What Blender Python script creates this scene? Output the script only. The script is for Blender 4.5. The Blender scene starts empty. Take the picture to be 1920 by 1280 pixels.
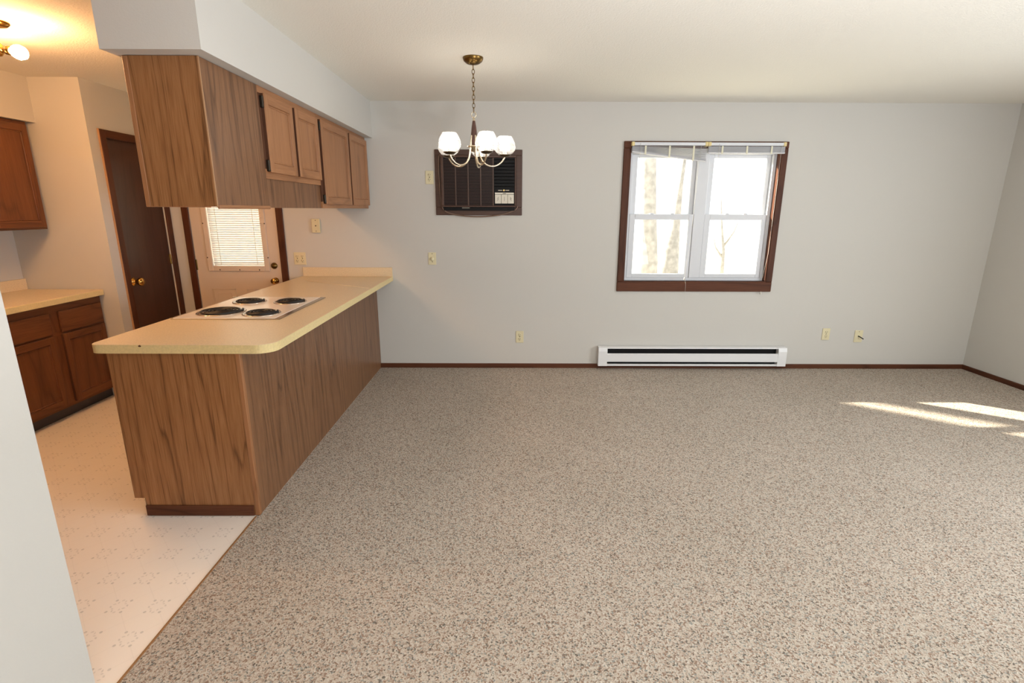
import bpy, bmesh, math, random
from mathutils import Vector, Matrix

random.seed(7)
scene = bpy.context.scene
COL = scene.collection

# ---------------------------------------------------------------- camera
R = math.radians
yaw, pitch, roll = R(.2387), R(14.287), R(.2041)
fw = Vector((math.sin(yaw)*math.cos(pitch), math.cos(yaw)*math.cos(pitch), -math.sin(pitch)))
rt = Vector((math.cos(yaw), -math.sin(yaw), 0))
up = rt.cross(fw)
rt2 = rt*math.cos(roll) + up*math.sin(roll)
up2 = -rt*math.sin(roll) + up*math.cos(roll)
cam_data = bpy.data.cameras.new('camera')
cam_data.sensor_width = 36
cam_data.lens = 969.52/1920*36
cam_data.clip_start = .02
cam = bpy.data.objects.new('camera', cam_data)
COL.objects.link(cam)
m = Matrix((rt2, up2, -fw)).transposed().to_4x4()
m.translation = Vector((0, -5.0318, 1.5542))
cam.matrix_world = m
scene.camera = cam

# ---------------------------------------------------------------- world, sun, daylight, exposure
vs = scene.view_settings
vs.view_transform = 'Standard'
vs.look = 'None'
vs.exposure = 0.0
vs.gamma = 1.0
vs.use_curve_mapping = False

world = bpy.data.worlds.new('sky')
scene.world = world
world.use_nodes = True
bg = world.node_tree.nodes['Background']
bg.inputs['Color'].default_value = (.93, .97, 1.0, 1)
bg.inputs['Strength'].default_value = 2.6


def light(name, kind, loc, direction, energy, color, **kw):
    d = bpy.data.lights.new(name, kind)
    d.energy = energy
    d.color = color
    for k, v in kw.items():
        setattr(d, k, v)
    o = bpy.data.objects.new(name, d)
    COL.objects.link(o)
    o.location = loc
    o.rotation_euler = Vector(direction).to_track_quat('-Z', 'Y').to_euler()
    return o


SUN = Vector((1.50, -1.07, -1.0))
light('sun', 'SUN', (-8, 6, 8), SUN, 28.0, (1, .90, .72), angle=R(.6))
# daylight entering by the glass door behind the camera and the window further along the right wall
light('daylight_rear_door', 'AREA', (2.2, -8.05, 1.05), (0, 1, .85), 45, (.84, .92, 1.0), shape='RECTANGLE', size=2.3, size_y=2.0)
light('daylight_side_window', 'AREA', (4.70, -3.6, 1.45), (-1, 0, .08), 78, (.84, .92, 1.0), shape='RECTANGLE', size=1.9, size_y=1.3)
# added fill aimed up like a bounced flash to brighten the ceiling; no lamp there
light('uplight_fill', 'AREA', (1.15, -4.6, .95), (0, 0, 1), 84, (.97, .97, 1.0), shape='DISK', size=.35)

# ---------------------------------------------------------------- materials


def lin(c):
    return tuple(((x/255)/12.92 if x/255 <= .04045 else ((x/255+.055)/1.055)**2.4) for x in c) + (1,)


class NT:
    def __init__(s, name):
        s.m = bpy.data.materials.new(name)
        s.m.use_nodes = True
        s.t = s.m.node_tree
        s.b = s.t.nodes['Principled BSDF']
        s.out = s.t.nodes['Material Output']

    def n(s, kind, **kw):
        x = s.t.nodes.new(kind)
        for k, v in kw.items():
            if k.startswith('_'):
                setattr(x, k[1:], v)
            else:
                key = int(k[1:]) if k[0] == 'i' and k[1:].isdigit() else k.replace('_', ' ')
                x.inputs[key].default_value = v
        return x

    def l(s, a, b):
        s.t.links.new(a, b)

    def ramp(s, src, stops, interp='LINEAR'):
        r = s.t.nodes.new('ShaderNodeValToRGB')
        r.color_ramp.interpolation = interp
        e = r.color_ramp.elements
        while len(e) > 1:
            e.remove(e[-1])
        e[0].position, e[0].color = stops[0]
        for p, c in stops[1:]:
            q = e.new(p)
            q.color = c
        s.l(src, r.inputs[0])
        return r.outputs[0]

    def bump(s, h, strength, dist=.01):
        b = s.n('ShaderNodeBump', Strength=strength, Distance=dist)
        s.l(h, b.inputs['Height'])
        s.l(b.outputs[0], s.b.inputs['Normal'])


def plain(name, c, rough=.5, metal=0.0, spec=.5, coat=0.0, noise=None):
    t = NT(name)
    t.b.inputs['Base Color'].default_value = lin(c)
    t.b.inputs['Roughness'].default_value = rough
    t.b.inputs['Metallic'].default_value = metal
    t.b.inputs['Specular IOR Level'].default_value = spec
    t.b.inputs['Coat Weight'].default_value = coat
    tc = t.n('ShaderNodeTexCoord')
    if noise:
        sc, amt, bmp = noise
        nz = t.n('ShaderNodeTexNoise', Scale=sc, Detail=4.0)
        t.l(tc.outputs['Object'], nz.inputs['Vector'])
        k = lambda f: lin(tuple(max(0, min(255, x*f)) for x in c))
        t.l(t.ramp(nz.outputs['Fac'], [(.3, k(1-amt)), (.7, k(1+amt))]), t.b.inputs['Base Color'])
        if bmp:
            t.bump(nz.outputs['Fac'], bmp, .003)
    return t.m


def wood(name, dark, mid, light_, rough=.45, axis='Z', contrast=1.0, rings=9.0, sx=4.5, sz=.75, seed=0.0, spec=.4):
    t = NT(name)
    tc = t.n('ShaderNodeTexCoord')

    def mapped(a, b):
        s = {'Z': (a, a, b), 'Y': (a, b, a), 'X': (b, a, a)}[axis]
        mp = t.n('ShaderNodeMapping', Scale=s, Location=(seed, seed*1.7, seed*.6))
        t.l(tc.outputs['Object'], mp.inputs['Vector'])
        return mp.outputs[0]
    big = t.n('ShaderNodeTexNoise', Scale=1.0, Detail=1.5, Roughness=.35)
    t.l(mapped(sx, sz), big.inputs['Vector'])
    mul = t.n('ShaderNodeMath', _operation='MULTIPLY', i1=rings)
    t.l(big.outputs['Fac'], mul.inputs[0])
    fr = t.n('ShaderNodeMath', _operation='FRACT')
    t.l(mul.outputs[0], fr.inputs[0])
    ring = t.ramp(fr.outputs[0], [(0, (.0,)*3+(1,)), (.07, (.36,)*3+(1,)), (.24, (.60,)*3+(1,)), (.62, (.66,)*3+(1,)), (.93, (.46,)*3+(1,)), (1, (.0,)*3+(1,))])
    med = t.n('ShaderNodeTexNoise', Scale=1.0, Detail=3.0)
    t.l(mapped(46, 1.3), med.inputs['Vector'])
    fine = t.n('ShaderNodeTexNoise', Scale=1.0, Detail=2.0)
    t.l(mapped(240, 7), fine.inputs['Vector'])
    a = t.n('ShaderNodeMix', _data_type='FLOAT', i0=.42)
    t.l(ring, a.inputs[2])
    t.l(med.outputs['Fac'], a.inputs[3])
    b = t.n('ShaderNodeMix', _data_type='FLOAT', i0=.46)
    t.l(a.outputs[0], b.inputs[2])
    t.l(fine.outputs['Fac'], b.inputs[3])
    c = t.ramp(b.outputs[0], [(.5-.20/contrast, lin(dark)), (.5, lin(mid)), (.5+.15/contrast, lin(light_))])
    t.l(c, t.b.inputs['Base Color'])
    t.b.inputs['Roughness'].default_value = rough
    t.b.inputs['Specular IOR Level'].default_value = spec
    t.bump(fine.outputs['Fac'], .12, .001)
    return t.m


def paint(name, c, scale, strength, rough=.7):
    t = NT(name)
    tc = t.n('ShaderNodeTexCoord')
    nz = t.n('ShaderNodeTexNoise', Scale=scale, Detail=3.0, Roughness=.6)
    t.l(tc.outputs['Object'], nz.inputs['Vector'])
    t.b.inputs['Base Color'].default_value = lin(c)
    t.b.inputs['Roughness'].default_value = rough
    t.b.inputs['Specular IOR Level'].default_value = .3
    t.bump(nz.outputs['Fac'], strength, .004)
    return t.m


def carpet_mat():
    t = NT('speckled_carpet')
    tc = t.n('ShaderNodeTexCoord')
    nz = t.n('ShaderNodeTexNoise', Scale=60.0, Detail=2.0)
    t.l(tc.outputs['Object'], nz.inputs['Vector'])
    add = t.n('ShaderNodeMixRGB', _blend_type='ADD')
    add.inputs[0].default_value = .012
    t.l(tc.outputs['Object'], add.inputs[1])
    t.l(nz.outputs['Color'], add.inputs[2])
    mp = t.n('ShaderNodeMapping', Scale=(1, 1, 1))
    t.l(add.outputs[0], mp.inputs['Vector'])
    vo = t.n('ShaderNodeTexVoronoi', Scale=180.0)
    t.l(mp.outputs[0], vo.inputs['Vector'])
    sep = t.n('ShaderNodeSeparateColor')
    t.l(vo.outputs['Color'], sep.inputs[0])
    pal = t.ramp(sep.outputs[0], [
        (0, lin((120, 112, 104))), (.07, lin((156, 132, 116))), (.18, lin((154, 154, 148))), (.26, lin((176, 160, 146))),
        (.42, lin((200, 188, 174))), (.66, lin((208, 198, 186))), (.84, lin((196, 180, 166)))], 'CONSTANT')
    f = t.n('ShaderNodeTexNoise', Scale=420.0, Detail=2.0)
    t.l(tc.outputs['Object'], f.inputs['Vector'])
    big = t.n('ShaderNodeTexNoise', Scale=1.3, Detail=3.0)
    t.l(tc.outputs['Object'], big.inputs['Vector'])
    g = t.ramp(f.outputs['Fac'], [(.3, (.72, .72, .72, 1)), (.7, (1.1, 1.1, 1.1, 1))])
    mx = t.n('ShaderNodeMixRGB', _blend_type='MULTIPLY')
    mx.inputs[0].default_value = 1
    t.l(pal, mx.inputs[1])
    t.l(g, mx.inputs[2])
    g2 = t.ramp(big.outputs['Fac'], [(.3, (.94, .94, .93, 1)), (.7, (1.03, 1.03, 1.03, 1))])
    mx2 = t.n('ShaderNodeMixRGB', _blend_type='MULTIPLY')
    mx2.inputs[0].default_value = 1
    t.l(mx.outputs[0], mx2.inputs[1])
    t.l(g2, mx2.inputs[2])
    t.l(mx2.outputs[0], t.b.inputs['Base Color'])
    t.b.inputs['Roughness'].default_value = .95
    t.b.inputs['Specular IOR Level'].default_value = .1
    t.bump(vo.outputs['Distance'], .5, .006)
    return t.m


def lino_mat():
    """Cream sheet vinyl: a square grid of small grey floral rings joined by faint diagonal lines."""
    t = NT('patterned_linoleum')
    tc = t.n('ShaderNodeTexCoord')
    px, py = .154, .164
    mp = t.n('ShaderNodeMapping', Location=(2.345/px+.5, 2.612/py+.5, 0), Scale=(1/px, 1/py, 1))
    t.l(tc.outputs['Object'], mp.inputs['Vector'])
    fr = t.n('ShaderNodeVectorMath', _operation='FRACTION')
    t.l(mp.outputs[0], fr.inputs[0])
    sub = t.n('ShaderNodeVectorMath', _operation='SUBTRACT', i1=(.5, .5, 0))
    t.l(fr.outputs[0], sub.inputs[0])
    sp = t.n('ShaderNodeSeparateXYZ')
    t.l(sub.outputs[0], sp.inputs[0])

    def M(op, a, b=None, **kw):
        x = t.n('ShaderNodeMath', _operation=op, **kw)
        for i, v in enumerate((a, b)):
            if v is None:
                continue
            if isinstance(v, (int, float)):
                x.inputs[i].default_value = v
            else:
                t.l(v, x.inputs[i])
        return x.outputs[0]
    u, v = sp.outputs[0], sp.outputs[1]
    r = M('SQRT', M('ADD', M('MULTIPLY', u, u), M('MULTIPLY', v, v)))
    ang = M('ARCTAN2', v, u)
    pet = M('COSINE', M('MULTIPLY', ang, 4.0))
    ring = M('ABSOLUTE', M('SUBTRACT', r, M('ADD', .17, M('MULTIPLY', pet, .035))))
    ringm = M('MULTIPLY', M('LESS_THAN', ring, .022), M('GREATER_THAN', M('SINE', M('MULTIPLY', ang, 12.0)), -.2))
    # four darker dots on the diagonals of the ring
    au, av = M('ABSOLUTE', u), M('ABSOLUTE', v)
    du, dv = M('SUBTRACT', au, .19), M('SUBTRACT', av, .19)
    dot = M('LESS_THAN', M('SQRT', M('ADD', M('MULTIPLY', du, du), M('MULTIPLY', dv, dv))), .036)
    diag = M('MULTIPLY', M('LESS_THAN', M('ABSOLUTE', M('SUBTRACT', au, av)), .010), M('GREATER_THAN', r, .26))
    fac = M('MAXIMUM', M('MAXIMUM', M('MULTIPLY', ringm, .24), M('MULTIPLY', dot, .34)), M('MULTIPLY', diag, .07))
    nz = t.n('ShaderNodeTexNoise', Scale=45.0, Detail=2.0)
    t.l(tc.outputs['Object'], nz.inputs['Vector'])
    fac = M('MULTIPLY', fac, M('ADD', .35, M('MULTIPLY', nz.outputs['Fac'], 1.1)))
    mx = t.n('ShaderNodeMixRGB')
    mx.inputs[1].default_value = lin((248, 239, 230))
    mx.inputs[2].default_value = lin((120, 116, 112))
    t.l(fac, mx.inputs[0])
    t.l(mx.outputs[0], t.b.inputs['Base Color'])
    t.b.inputs['Roughness'].default_value = .38
    t.b.inputs['Specular IOR Level'].default_value = .35
    return t.m


def emit(name, c, strength):
    t = NT(name)
    t.b.inputs['Base Color'].default_value = (1, 1, 1, 1)
    t.b.inputs['Emission Color'].default_value = c
    t.b.inputs['Emission Strength'].default_value = strength
    return t.m


def glass_shade():
    t = NT('frosted_ripple_glass')
    tr = t.n('ShaderNodeBsdfTransparent', Color=(1, 1, 1, 1))
    tl = t.n('ShaderNodeBsdfTranslucent', Color=(1, 1, 1, 1))
    gl = t.n('ShaderNodeBsdfGlossy', Roughness=.3)
    tc = t.n('ShaderNodeTexCoord')
    nz = t.n('ShaderNodeTexNoise', Scale=24.0, Detail=1.0)
    t.l(tc.outputs['Object'], nz.inputs['Vector'])
    b = t.n('ShaderNodeBump', Strength=.4, Distance=.004)
    t.l(nz.outputs['Fac'], b.inputs['Height'])
    t.l(b.outputs[0], gl.inputs['Normal'])
    m1 = t.n('ShaderNodeMixShader')
    t.l(t.ramp(nz.outputs['Fac'], [(.4, (.14, .14, .14, 1)), (.62, (.22, .22, .22, 1))]), m1.inputs[0])
    t.l(tr.outputs[0], m1.inputs[1])
    t.l(tl.outputs[0], m1.inputs[2])
    m2 = t.n('ShaderNodeMixShader', i0=.07)
    t.l(m1.outputs[0], m2.inputs[1])
    t.l(gl.outputs[0], m2.inputs[2])
    t.l(m2.outputs[0], t.out.inputs[0])
    return t.m


def window_glass():
    t = NT('clear_pane_glass')
    tr = t.n('ShaderNodeBsdfTransparent', Color=(.96, .98, .98, 1))
    gl = t.n('ShaderNodeBsdfGlossy', Roughness=.02)
    m1 = t.n('ShaderNodeMixShader', i0=.05)
    t.l(tr.outputs[0], m1.inputs[1])
    t.l(gl.outputs[0], m1.inputs[2])
    t.l(m1.outputs[0], t.out.inputs[0])
    return t.m


def slat_mat():
    t = NT('white_blind_slat')
    d = t.n('ShaderNodeBsdfDiffuse', Color=lin((240, 240, 240)))
    tl = t.n('ShaderNodeBsdfTranslucent', Color=lin((245, 245, 240)))
    m1 = t.n('ShaderNodeMixShader', i0=.20)
    t.l(d.outputs[0], m1.inputs[1])
    t.l(tl.outputs[0], m1.inputs[2])
    t.l(m1.outputs[0], t.out.inputs[0])
    return t.m


M = dict(
    wall=paint('warm_white_wall_paint', (209, 206, 200), 160, .12),
    ceiling=paint('popcorn_ceiling', (240, 237, 228), 110, .6, .9),
    carpet=carpet_mat(),
    lino=lino_mat(),
    panel=wood('oak_panel', (98, 62, 34), (150, 102, 62), (168, 120, 78), rough=.42, rings=9, contrast=.95, seed=3.1, sx=8, sz=.48),
    panel_b=wood('oak_panel_veneer', (82, 54, 34), (124, 86, 58), (148, 108, 76), rough=.36, rings=8, contrast=.85, seed=9.4, sx=7.5, sz=.5),
    door_oak=wood('oak_door_frame', (116, 74, 46), (160, 110, 72), (182, 130, 90), rough=.42, rings=5, contrast=.6, seed=5.5),
    door_oak_x=wood('oak_rail', (116, 74, 46), (160, 110, 72), (182, 130, 90), rough=.42, rings=5, contrast=.6, seed=5.5, axis='Y'),
    trim=wood('walnut_stained_trim', (58, 31, 19), (92, 53, 34), (108, 65, 43), spec=.22, rough=.5, rings=4, contrast=.6, axis='X'),
    trim_z=wood('walnut_stained_upright', (54, 29, 18), (84, 48, 31), (100, 60, 40), spec=.22, rough=.5, rings=4, contrast=.6),
    trim_y=wood('walnut_stained_skirting', (54, 29, 18), (84, 48, 31), (100, 60, 40), spec=.22, rough=.5, rings=4, contrast=.6, axis='Y'),
    strip_oak=plain('oak_edge_strip', (140, 98, 58), .5),
    brown_door=wood('dark_brown_slab_door', (52, 31, 23), (70, 43, 33), (82, 53, 42), rough=.35, rings=4, contrast=.5, sx=9),
    dark_brown=plain('dark_brown_edge', (88, 56, 39), .8, spec=.2),  # brown darker than the fronts, on door edges and stiles
    kitchen_oak=wood('oak_dimmed', (74, 41, 22), (108, 64, 36), (126, 78, 46), rough=.42, rings=5, contrast=.7, seed=1.5),  # same oak as the peninsula doors, darkened to carry the dimmer light
    kitchen_oak_x=wood('oak_rail_dimmed', (74, 41, 22), (108, 64, 36), (126, 78, 46), rough=.42, rings=5, contrast=.7, seed=1.5, axis='Y'),
    laminate=plain('tan_laminate', (226, 207, 174), .33, noise=(140, .05, 0)),
    lam_edge=plain('pale_yellow_laminate_edge', (230, 208, 152), .4, noise=(110, .03, 0)),
    vinyl_base=plain('slate_vinyl_cove', (62, 62, 66), .5),
    white=plain('white_enamel', (235, 235, 236), .35),
    vinyl=plain('white_vinyl', (222, 224, 229), .45),
    cream_door=plain('cream_painted_door', (222, 204, 186), .45),
    ivory=plain('ivory_plastic', (226, 216, 180), .4),
    ivory_tape=plain('yellowed_ladder_tape', (228, 224, 200), .7),
    bracket=plain('yellowed_plastic', (228, 208, 150), .45),
    slot=plain('dark_slot', (70, 55, 35), .7),
    enamel=plain('cooktop_enamel', (244, 236, 226), .2, spec=.35, coat=.2),
    steel=plain('brushed_steel', (178, 170, 160), .2, 1.0),
    chrome=plain('chrome_drip_bowl', (215, 210, 205), .14, 1.0),
    coil=plain('black_coil_element', (26, 25, 26), .45),
    brass=plain('polished_brass', (206, 160, 84), .18, 1.0),
    old_brass=plain('antique_brass', (120, 94, 52), .3, 1.0),
    stem=wood('turned_walnut', (50, 32, 27), (78, 52, 44), (98, 70, 62), rough=.3, rings=4),
    chand=plain('champagne_brass', (222, 208, 184), .25, 1.0),
    bronze=plain('dark_bronze', (92, 78, 62), .3, 1.0),
    ac_brown=wood('brown_wood_look_plastic', (60, 40, 32), (82, 57, 46), (98, 71, 58), rough=.4, rings=3, contrast=.5, axis='X'),
    ac_dark=plain('dark_brown_plastic', (44, 31, 28), .45, spec=.3),
    ac_slat=plain('brown_grille_slat', (66, 47, 41), .4, spec=.3),
    ac_cord=plain('brown_power_cord', (122, 96, 80), .5),
    ac_rib=plain('brown_grille_rib', (92, 70, 60), .35),
    black=plain('black_plastic', (18, 17, 18), .5, spec=.2),
    cream=plain('cream_button', (226, 220, 204), .4),
    silver=plain('silver_badge', (196, 186, 170), .3, .6),
    gold=plain('gold_badge', (226, 196, 130), .3, .6),
    grey=plain('grey_print', (140, 132, 120), .6),
    hinge=plain('dark_antique_hinge', (58, 50, 40), .4, .7),
    slat=slat_mat(),
    blind_slat=plain('shade_grey_aluminium_slat', (206, 206, 210), .45),  # slats greyed in colour for their backlit, shadowed side
    cord=plain('white_cord', (222, 220, 212), .7),
    clear=window_glass(),
    shade=glass_shade(),
    bulb_warm=emit('warm_globe_bulb', (1.0, .53, .22, 1), 290),
    bulb=emit('soft_white_bulb', (1.0, .92, .80, 1), 22),
    bark=plain('grey_bark', (150, 144, 138), .9, noise=(9, .12, .3)),
    yard=plain('pale_winter_ground', (216, 210, 192), .95, noise=(3, .1, 0)),
    seam=plain('pale_seam_filler', (240, 220, 184), .35),
    edge_pale=plain('pale_veneer_and_lit_edge', (176, 134, 96), .5),
)


# ---------------------------------------------------------------- mesh helpers
class MB:
    def __init__(s):
        s.bm = bmesh.new()
        s.smooth = False

    def box(s, x0, x1, y0, y1, z0, z1, bev=0.0, seg=1, rot=None):
        g = bmesh.ops.create_cube(s.bm, size=1.0)
        vs = g['verts']
        mt = Matrix.Translation(((x0+x1)/2, (y0+y1)/2, (z0+z1)/2))
        if rot is not None:
            mt = mt @ rot.to_4x4()
        mt = mt @ Matrix.Diagonal((abs(x1-x0), abs(y1-y0), abs(z1-z0), 1))
        bmesh.ops.transform(s.bm, matrix=mt, verts=vs)
        if bev:
            es = list({e for v in vs for e in v.link_edges})
            bmesh.ops.bevel(s.bm, geom=es, offset=bev, segments=seg, affect='EDGES', profile=.5)
        return s

    def tube(s, pts, r, n=10, cap=True, radii=None):
        pts = [Vector(p) for p in pts]
        rings = []
        prev = None
        for i, p in enumerate(pts):
            t = (pts[min(i+1, len(pts)-1)] - pts[max(i-1, 0)]).normalized()
            if prev is None:
                a = Vector((0, 0, 1)) if abs(t.z) < .9 else Vector((1, 0, 0))
                u = t.cross(a).normalized()
            else:
                u = (prev - t*prev.dot(t)).normalized()
            prev = u
            w = t.cross(u)
            rr = radii[i] if radii else r
            rings.append([s.bm.verts.new(p + (u*math.cos(2*math.pi*k/n) + w*math.sin(2*math.pi*k/n))*rr) for k in range(n)])
        for a, b in zip(rings, rings[1:]):
            for k in range(n):
                f = s.bm.faces.new((a[k], a[(k+1) % n], b[(k+1) % n], b[k]))
                f.smooth = True
        if cap:
            s.bm.faces.new(rings[0][::-1])
            s.bm.faces.new(rings[-1])
        return s

    def lathe(s, prof, c, axis=(0, 0, 1), n=24, smooth=True):
        """prof: (radius, height along axis) pairs."""
        q = Vector((0, 0, 1)).rotation_difference(Vector(axis).normalized())
        c = Vector(c)
        rings = []
        for r, h in prof:
            if r < 1e-5:
                rings.append([s.bm.verts.new(c + q @ Vector((0, 0, h)))])
            else:
                rings.append([s.bm.verts.new(c + q @ Vector((r*math.cos(2*math.pi*k/n), r*math.sin(2*math.pi*k/n), h))) for k in range(n)])
        for a, b in zip(rings, rings[1:]):
            for k in range(n):
                k2 = (k+1) % n
                vs = [a[k % len(a)], a[k2 % len(a)], b[k2 % len(b)], b[k % len(b)]]
                vs2 = []
                for v in vs:
                    if v not in vs2:
                        vs2.append(v)
                if len(vs2) > 2:
                    f = s.bm.faces.new(vs2)
                    f.smooth = smooth
        return s

    def prism(s, poly, z0, z1, bev=0.0):
        """extrude an (x, y) outline from z0 to z1."""
        a = [s.bm.verts.new((x, y, z0)) for x, y in poly]
        b = [s.bm.verts.new((x, y, z1)) for x, y in poly]
        n = len(poly)
        fs = [s.bm.faces.new(a[::-1]), s.bm.faces.new(b)]
        for k in range(n):
            fs.append(s.bm.faces.new((a[k], a[(k+1) % n], b[(k+1) % n], b[k])))
        if bev:
            es = [e for e in fs[1].edges] + [e for e in fs[0].edges]
            bmesh.ops.bevel(s.bm, geom=es, offset=bev, segments=2, affect='EDGES', profile=.5)
        return s

    def extrude_profile(s, poly, axis, a0, a1):
        """poly in the plane across axis ('X': (y,z); 'Y': (x,z)), swept a0..a1."""
        def P(p, a):
            return (a, p[0], p[1]) if axis == 'X' else (p[0], a, p[1])
        a = [s.bm.verts.new(P(p, a0)) for p in poly]
        b = [s.bm.verts.new(P(p, a1)) for p in poly]
        n = len(poly)
        s.bm.faces.new(a[::-1])
        s.bm.faces.new(b)
        for k in range(n):
            s.bm.faces.new((a[k], a[(k+1) % n], b[(k+1) % n], b[k]))
        return s

    def sphere(s, c, r, seg=20, scale=(1, 1, 1), rot=None):
        g = bmesh.ops.create_uvsphere(s.bm, u_segments=seg, v_segments=seg//2, radius=r)
        mt = Matrix.Translation(c)
        if rot is not None:
            mt = mt @ rot.to_4x4()
        mt = mt @ Matrix.Diagonal((*scale, 1))
        bmesh.ops.transform(s.bm, matrix=mt, verts=g['verts'])
        for v in g['verts']:
            for f in v.link_faces:
                f.smooth = True
        return s

    def wall(s, axis, a0, a1, u0, u1, z0, z1, holes=()):
        """a wall slab a0..a1 thick across axis with rectangular holes (u0,u1,z0,z1)."""
        us = sorted({u0, u1, *[h[0] for h in holes], *[h[1] for h in holes]})
        zs = sorted({z0, z1, *[h[2] for h in holes], *[h[3] for h in holes]})
        solid = {}
        for i in range(len(us)-1):
            for j in range(len(zs)-1):
                cu, cz = (us[i]+us[i+1])/2, (zs[j]+zs[j+1])/2
                solid[i, j] = not any(h[0] < cu < h[1] and h[2] < cz < h[3] for h in holes)
        cache = {}

        def V(a, u, z):
            k = (round(a, 5), round(u, 5), round(z, 5))
            if k not in cache:
                cache[k] = s.bm.verts.new((u, a, z) if axis == 'Y' else (a, u, z))
            return cache[k]

        def F(*v):
            s.bm.faces.new(v)
        for (i, j), ok in solid.items():
            if not ok:
                continue
            p, q, z, w = us[i], us[i+1], zs[j], zs[j+1]
            F(V(a0, p, z), V(a0, q, z), V(a0, q, w), V(a0, p, w))
            F(V(a1, p, z), V(a1, p, w), V(a1, q, w), V(a1, q, z))
            for d, e in (((-1, 0), ((p, z), (p, w))), ((1, 0), ((q, w), (q, z))), ((0, -1), ((q, z), (p, z))), ((0, 1), ((p, w), (q, w)))):
                if not solid.get((i+d[0], j+d[1]), False):
                    (ua, za), (ub, zb) = e
                    F(V(a0, ua, za), V(a0, ub, zb), V(a1, ub, zb), V(a1, ua, za))
        return s

    def build(s, name, mat, parent=None, loc=None):
        bmesh.ops.recalc_face_normals(s.bm, faces=s.bm.faces[:])
        me = bpy.data.meshes.new(name)
        base = Vector((0, 0, 0))
        if parent is not None:
            p = parent
            while p is not None:
                base += p.location
                p = p.parent
        elif loc is not None:
            base = Vector(loc)
        bmesh.ops.translate(s.bm, vec=-base, verts=s.bm.verts[:])
        s.bm.to_mesh(me)
        s.bm.free()
        me.materials.append(M[mat] if isinstance(mat, str) else mat)
        o = bpy.data.objects.new(name, me)
        COL.objects.link(o)
        if parent is not None:
            o.parent = parent
        else:
            o.location = base
        return o


def tag(o, label, cat, group=None, kind=None):
    o['label'] = label
    o['category'] = cat
    if group:
        o['group'] = group
    if kind:
        o['kind'] = kind
    return o


def thing(name, label, cat, loc, group=None, kind=None):
    o = bpy.data.objects.new(name, None)
    o.empty_display_size = .1
    COL.objects.link(o)
    o.location = loc
    return tag(o, label, cat, group, kind)


def B(*a, **k):
    return MB().box(*a, **k)


def struct(name, mb, mat, label, cat, loc=None):
    o = mb.build(name, mat, loc=loc)
    return tag(o, label, cat, kind='structure')


# ---------------------------------------------------------------- the room
H = 2.4975
XR, XL, XK, YK = 4.6136, -3.955, -3.213, -.82
XP, XN, YN = -1.3047, -1.337, -3.680
YREAR, YKR = -8.0, -5.2

struct('floor', MB().prism([(XP, .0), (XR, .0), (XR, YREAR), (XN, YREAR), (XN, YN), (XP-.02, YN), (XP-.02, -2.6), (XP, -2.6)], -.06, 0), 'carpet', 'beige speckled wall-to-wall carpet covering the living area floor', 'carpet')
struct('floor_kitchen', B(XL, XP-.02, YKR, .0, -.06, -.001), 'lino', 'cream linoleum kitchen floor with a small grey floral pattern', 'floor')
struct('trim_1', MB().extrude_profile([(XP-.024, -.002), (XP-.020, .003), (XP-.014, .003), (XP-.010, -.002)], 'Y', YN+.01, -2.64), 'strip_oak', 'thin brown edging strip between linoleum and carpet', 'trim')
struct('ceiling', B(XL-.1, XR+.1, YREAR-.1, .1, H, H+.08), 'ceiling', 'white popcorn textured ceiling', 'ceiling')

WX0, WX1, WZ0, WZ1 = 1.10, 2.49, .885, 2.105
DX0, DX1, DZ1 = -3.03, -2.21, 2.06
struct('wall_back', MB().wall('Y', 0, .15, XL-.1, XR+.1, -.06, H, [(WX0, WX1, WZ0, WZ1), (DX0, DX1, -.001, DZ1)]), 'wall', 'pale grey far wall with the window, air conditioner and heater', 'wall')
struct('wall_right', MB().wall('X', XR, XR+.12, YREAR, 0, -.06, H, [(-4.55, -2.65, .8, 2.1)]), 'wall', 'pale wall meeting the far corner beside the sunlit carpet', 'wall')
struct('wall_rear', MB().wall('Y', YREAR-.12, YREAR, XN-.12, XR+.12, -.06, H, [(1.05, 3.35, 0, 2.05)]), 'wall', 'pale rear wall of the living area', 'wall')
struct('wall_near', B(XN-.115, XN, YREAR, YN, -.06, H), 'wall', 'white wall end standing close to the viewer beside the kitchen', 'wall')
struct('wall_kitchen_rear', B(XL, XN-.115, YKR-.1, YKR, -.06, H), 'wall', 'pale rear wall of the kitchen', 'wall')
struct('wall_left', B(XL-.1, XL, YKR-.1, YK, -.06, H), 'wall', 'pale kitchen wall carrying the wall cabinet and counter', 'wall')
struct('wall_closet', MB().wall('Y', YK, YK+.09, XL-.1, XK-.09, -.06, H), 'wall', 'closet wall at the end of the kitchen counter', 'wall')
D2Y0, D2Y1, D2Z = -.665, -.062, 2.10
struct('wall_closet_side', MB().wall('X', XK-.09, XK, YK, 0, -.06, H, [(D2Y0, D2Y1, -.001, D2Z)]), 'wall', 'narrow closet wall framing the dark brown door', 'wall')
struct('wall_soffit', B(-1.676, -1.262, -2.6913, 0, 2.1835, H), 'wall', 'white boxed soffit above the peninsula wall cabinets', 'soffit')
struct('wall_soffit_kitchen', B(XL, -3.594, -3.6, YK, 2.18, H), 'wall', 'boxed soffit above the kitchen wall cabinet', 'soffit')

# skirting boards
bb = [(0, 0), (0, .045), (-.008, .045), (-.012, .038), (-.012, 0)]
o = MB().extrude_profile([(y, z) for y, z in bb], 'X', XP, XR).build('baseboard_back', 'trim')
tag(o, 'dark brown baseboard along the far wall', 'baseboard', kind='structure')
o = MB().extrude_profile([(XR+y, z) for y, z in bb], 'Y', YREAR, -.012).build('baseboard_right', 'trim_y')
tag(o, 'dark brown baseboard along the wall beside the sunlit carpet', 'baseboard', kind='structure')

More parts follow.
